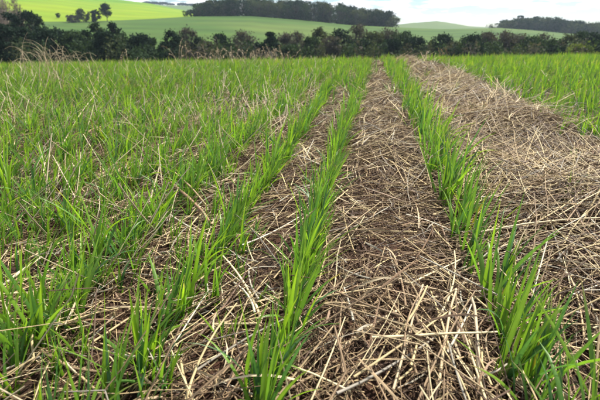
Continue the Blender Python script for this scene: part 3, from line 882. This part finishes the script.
# crop beyond the single plants
Vp, Fp, Cp = [], [], []
others = np.where(~solo_mask)[0]
for d0, d1, K, m, lo, hi, wm in ((0, 2.6, 6, 3, 6, 10, 1.0), (2.6, 5.2, 3, 2, 6, 9, 1.15), (5.2, 30, 2, 2, 4, 6, 1.8)):
    idx = others[(DIST[others] >= d0) & (DIST[others] < d1)]
    if not len(idx): continue
    B = blades_for(idx, lo, hi, wm)
    Vn = bl(B, K, m == 3)
    vv, ff = bulk(Vn, blade_faces(K, m))
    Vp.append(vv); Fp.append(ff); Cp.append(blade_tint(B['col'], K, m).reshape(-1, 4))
    print('blades', d0, len(B['az']))
Vw, Fw = join(list(zip(Vp, Fp)))
add('wheat_crop', mesh_from('wheat_crop', Vw, Fw, np.concatenate(Cp)), M_leaf, kind='stuff',
    label='young green wheat in rows running away to the brow of the field', category='wheat')
# the nearest plants one by one, every leaf a part
B = blades_for(solo, 7, 11)
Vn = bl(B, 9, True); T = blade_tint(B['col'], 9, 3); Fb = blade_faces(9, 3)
rown = {}
for ri, s in enumerate(ROWS):
    if s == RA: rown[ri] = 'middle green row'
    elif s == RB: rown[ri] = 'row just left of the middle row'
    elif s == RC: rown[ri] = 'thick row beside the broad straw strip'
    elif s < 0: rown[ri] = '%s row left of the middle row' % nth(int(round((RA - s) / SP)))
    else: rown[ri] = '%s row right of the broad straw strip' % nth(int(round((s - RD) / SP)) + 1)
rown[-2] = 'right-hand block, growing between rows'; rown[-4] = 'foreground clumps left of the middle row'; rown[-3] = 'straw, growing outside the rows'
for ri in range(len(ROWS)):
    rown[-10 - ri] = 'gap beyond the ' + rown[ri].replace('row just left of the middle row', 'first row left of middle').replace('left of the middle row', 'left of middle').replace('right of the broad straw strip', 'right of the straw')
rc = {}
starts = np.searchsorted(B['own'], np.arange(len(solo) + 1))
for j, pi_ in enumerate(solo):
    rid = int(RID[pi_]); rc[rid] = rc.get(rid, 0) + 1
    size = 'small' if SZ[pi_] < 0.75 else ('tall' if SZ[pi_] > 1.1 else 'leafy')
    e = empty('wheat_plant', PP[pi_], label='%s green wheat plant, %s nearest in the %s' % (size, nth(rc[rid]), rown[rid]),
              category='wheat plant', group='nearest young wheat plants')
    hs = 0.035 * SZ[pi_] * rng.uniform(0.7, 1.2)
    for q in range(2 if SZ[pi_] > 0.8 else 1):
        ox, oy = rng.normal(0, 0.004, 2)
        sv, sf = tube_path([(ox, oy, -0.01), (ox * 1.2, oy * 1.2, hs * .5), (ox * 1.5 + .002, oy * 1.5, hs)], [0.0019, 0.0017, 0.0011], 5)
        add('stem', mesh_from('stem', sv, sf, np.tile(np.array([0.20, 0.27, 0.09]) * rng.uniform(.7, 1.1), (len(sv), 1))), M_leaf, e)
    for b in range(starts[j], starts[j + 1]):
        me = mesh_from('leaf', Vn[b].reshape(-1, 3) - PP[pi_], Fb, T[b].reshape(-1, 4))
        add('leaf', me, M_leaf, e)

# ------------------------------------------------------------------ standing dry grass
def dry_tuft(px, py, r, hgt, n, spread, seed, label, droop=1.2, col=(0.42, 0.33, 0.22), heads=True):
    rg = np.random.default_rng(seed)
    g = point_at(px, py, r); x, y = g[0], g[1]
    z = float(gz(x, y))
    e = empty('dry_grass_tuft', (x, y, z), label=label, category='dry grass', group='dry grass standing in the crop')
    for i in range(n):
        az = rg.uniform(0, 6.283); L = hgt * rg.uniform(0.75, 1.25); el = R(88) - abs(rg.normal(0, spread)); c = droop * rg.uniform(0.3, 1.3)
        p = np.array([rg.normal(0, 0.05), rg.normal(0, 0.05), 0.0]); pts = [p.copy()]
        K = 8
        for k in range(K):
            t = (k + .5) / K; a = el - c * t ** 2.2
            p = p + L / K * np.array([math.cos(a) * math.cos(az), math.cos(a) * math.sin(az), math.sin(a)])
            pts.append(p.copy())
        rr = 0.0018 * max(1, r / 5.0)
        V, Fq = tube_path(pts, [rr * (1 - .6 * k / K) for k in range(K + 1)], 4)
        cc = np.array(col) * rg.uniform(.75, 1.2)
        st = add('stem', mesh_from('stem', V, Fq, np.tile(cc, (len(V), 1))), M_straw, e)
        if heads:
            ns = 14
            tt = rg.uniform(0.68, 1.0, ns) * K
            i0 = np.minimum(tt.astype(int), K - 1); f = (tt - i0)[:, None]
            A = np.array(pts); Pc = A[i0] * (1 - f) + A[i0 + 1] * f + rg.normal(0, 0.006, (ns, 3))
            lv, lf = leaf_cards(Pc, 0.013, rg)
            add('seed_head', mesh_from('seed_head', lv, lf, np.tile(cc * np.array([1.02, .97, .95]), (len(lv), 1))), M_straw, st)
    return e
dry_tuft(27, 60, 6.2, 0.42, 5, .15, 1, 'dry grass with one tall stem bent flat at its top, far left brow', 1.8, heads=False)
dry_tuft(46, 60, 6.4, 0.44, 24, .28, 2, 'arching clump of tan dry grass against the dark trees, far left', 2.2, (0.42, 0.345, 0.225), heads=False)
dry_tuft(68, 60, 6.6, 0.41, 20, .3, 3, 'second arching clump of dry grass against the trees, right of the first', 2.3, (0.40, 0.33, 0.21), heads=False)
dry_tuft(122, 60, 6.0, 0.30, 3, .2, 4, 'pale thin dry stems on the brow below the lone hill tree', .9)
dry_tuft(182, 60, 6.2, 0.38, 9, .25, 5, 'tan dry grass bent right below the round dark bush', 1.8)
for i, px in enumerate((202, 214, 226, 238, 250, 262, 274, 286)):
    dry_tuft(px, 60, 6.4 + 0.2 * (i % 3), 0.29, 9, .26, 10 + i, 'pinkish dry grass with fuzzy heads on the middle brow, %s clump from left' % nth(i + 1), 1.0, (0.42, 0.34, 0.23))
dry_tuft(52, 100, 3.8, 0.30, 20, .25, 30, 'reddish dry grass clump standing in the wheat, left', 0.7, (0.36, 0.27, 0.17), heads=False)
dry_tuft(112, 90, 4.2, 0.24, 7, .25, 31, 'thin reddish dry grass in the wheat right of the first clump', 0.7, (0.38, 0.30, 0.19), heads=False)
for i, (qx, qy, qr, qh) in enumerate(((140, 100, 3.6, .24), (172, 92, 4.0, .22), (214, 110, 3.2, .2), (163, 150, 1.9, .2), (20, 130, 2.4, .22), (250, 90, 4.4, .2), (95, 75, 5.2, .3), (40, 80, 5.0, .3))):
    dry_tuft(qx, qy, qr, qh, 3, .35, 40 + i, 'few pale leaning dead stems among the left wheat, %s clump from left' % nth([4, 6, 7, 5, 1, 8, 3, 2][i]), 0.5, (0.42, 0.34, 0.22), heads=False)
dry_tuft(426, 60, 6.4, 0.22, 4, .2, 32, 'few dry stems at the far end of the broad straw strip', 1.0)
dry_tuft(449, 60, 6.0, 0.26, 3, .15, 33, 'thin upright dry stems on the brow right of the straw strip', .6, (0.30, 0.20, 0.10))

# ------------------------------------------------------------------ straws and leaves that stand out
def ground_pt(px, py):
    d = ray(px, py); o = np.array([0, 0, CAMH])
    t = 0.1
    for _ in range(60):
        P = o + d * t
        f = P[2] - float(gz(P[0], P[1])) - 0.02
        t += f / max(0.15, -d[2] + 0.02)
    return o + d * t
def laid_stalk(name, pix, rad, col, label, lifts, flat=0.7, sides=7, cat='straw', mat=None):
    pts = []
    for (q, lf) in zip(pix, lifts):
        p = ground_pt(*q); p[2] += lf; pts.append(p)
    # smooth
    pts = np.array(pts); tt = np.linspace(0, len(pts) - 1, 4 * (len(pts) - 1) + 1)
    A = np.stack([np.interp(tt, np.arange(len(pts)), pts[:, k]) for k in range(3)], -1)
    A[1:-1] = (A[:-2] + 2 * A[1:-1] + A[2:]) / 4
    c = A[0].copy()
    V, Fq = tube_path(A - c, [rad * (1 - .25 * k / len(A)) * (1.25 if k % 8 == 4 else 1) for k in range(len(A))], sides)
    o = add(name, mesh_from(name, V, Fq, np.tile(np.array(col), (len(V), 1))), mat or M_straw, label=label, category=cat)
    o.location = c
    return o
laid_stalk('bent_straw', [(436, 402), (441, 366), (447, 330), (453, 314), (441, 318)], .0021, (0.46, 0.36, 0.22), 'upright straw bent over at its orange top beside the thick row', [.02, .03, .04, .05, .035])
laid_stalk('straw_stub', [(478, 402), (475, 362), (471, 330), (467, 322)], .0027, (0.48, 0.39, 0.26), 'thick pale straw stub standing at the foot of the thick row', [.01, .025, .04, .045])
laid_stalk('long_straw', [(392, 402), (404, 362), (415, 318), (421, 300)], .0018, (0.44, 0.35, 0.23), 'long upright pale straw left of the bent-topped one', [.02, .03, .03, .03])
laid_stalk('long_straw', [(380, 280), (410, 292), (445, 300), (462, 308)], .0024, (0.44, 0.34, 0.21), 'tan straw running to the right into the thick row', [.012, .016, .016, .01])
laid_stalk('long_straw', [(338, 356), (372, 333), (400, 317), (436, 303)], .0024, (0.46, 0.36, 0.23), 'long tan straw slanting up right across the gap by the thick row', [.01, .016, .016, .012])
laid_stalk('broken_stalk', [(172, 190), (188, 205), (204, 220), (212, 229)], .0040, (0.25, 0.16, 0.095), 'broad brown split stalk lying left of the second row', [.022, .024, .02, .01], flat=.4)
laid_stalk('broken_stalk', [(176, 184), (192, 199), (208, 214)], .0024, (0.33, 0.235, 0.14), 'narrow brown stalk lying against the broad split stalk', [.035, .035, .02])
laid_stalk('long_straw', [(478, 247), (520, 243), (565, 238), (603, 236)], .0021, (0.52, 0.43, 0.27), 'long yellow straw lying level across the broad strip at right', [.035, .045, .045, .045])
laid_stalk('long_straw', [(60, 156), (82, 124), (104, 92), (111, 84)], .0021, (0.44, 0.36, 0.24), 'long pale stalk leaning over the wheat on the left', [.02, .05, .05, .03])
laid_stalk('long_straw', [(186, 331), (222, 333), (262, 331)], .0022, (0.45, 0.36, 0.22), 'yellow straw lying level between the two left-centre rows', [.012, .016, .014])
laid_stalk('long_straw', [(150, 206), (158, 182), (165, 150), (171, 128)], .0022, (0.46, 0.38, 0.27), 'thin upright pale stem among the left rows', [.01, .02, .02, .02])
laid_stalk('long_straw', [(0, 300), (22, 285), (44, 266)], .0026, (0.47, 0.40, 0.28), 'pale straw crossing behind the big tuft at the left edge', [.02, .025, .02])

# ------------------------------------------------------------------ hazy air over the valley
hz = mesh_from('haze', np.array([(x, y, z) for z in (-75, 70) for y in (-1950, 1950) for x in (-1950, 1950)], float),
               np.array([(0, 2, 3, 1), (4, 5, 7, 6), (0, 1, 5, 4), (2, 6, 7, 3), (0, 4, 6, 2), (1, 3, 7, 5)]), smooth=False)
m, t, out = new_mat('haze_air')
pv = nd(t, 'ShaderNodeVolumePrincipled')
pv.inputs['Color'].default_value = (0.62, 0.80, 1.0, 1)
pv.inputs['Density'].default_value = 0.00014
pv.inputs['Anisotropy'].default_value = 0.3
t.links.new(pv.outputs[0], out.inputs['Volume'])
add('haze', hz, m, kind='stuff', label='thin blue haze filling the valley air', category='haze')
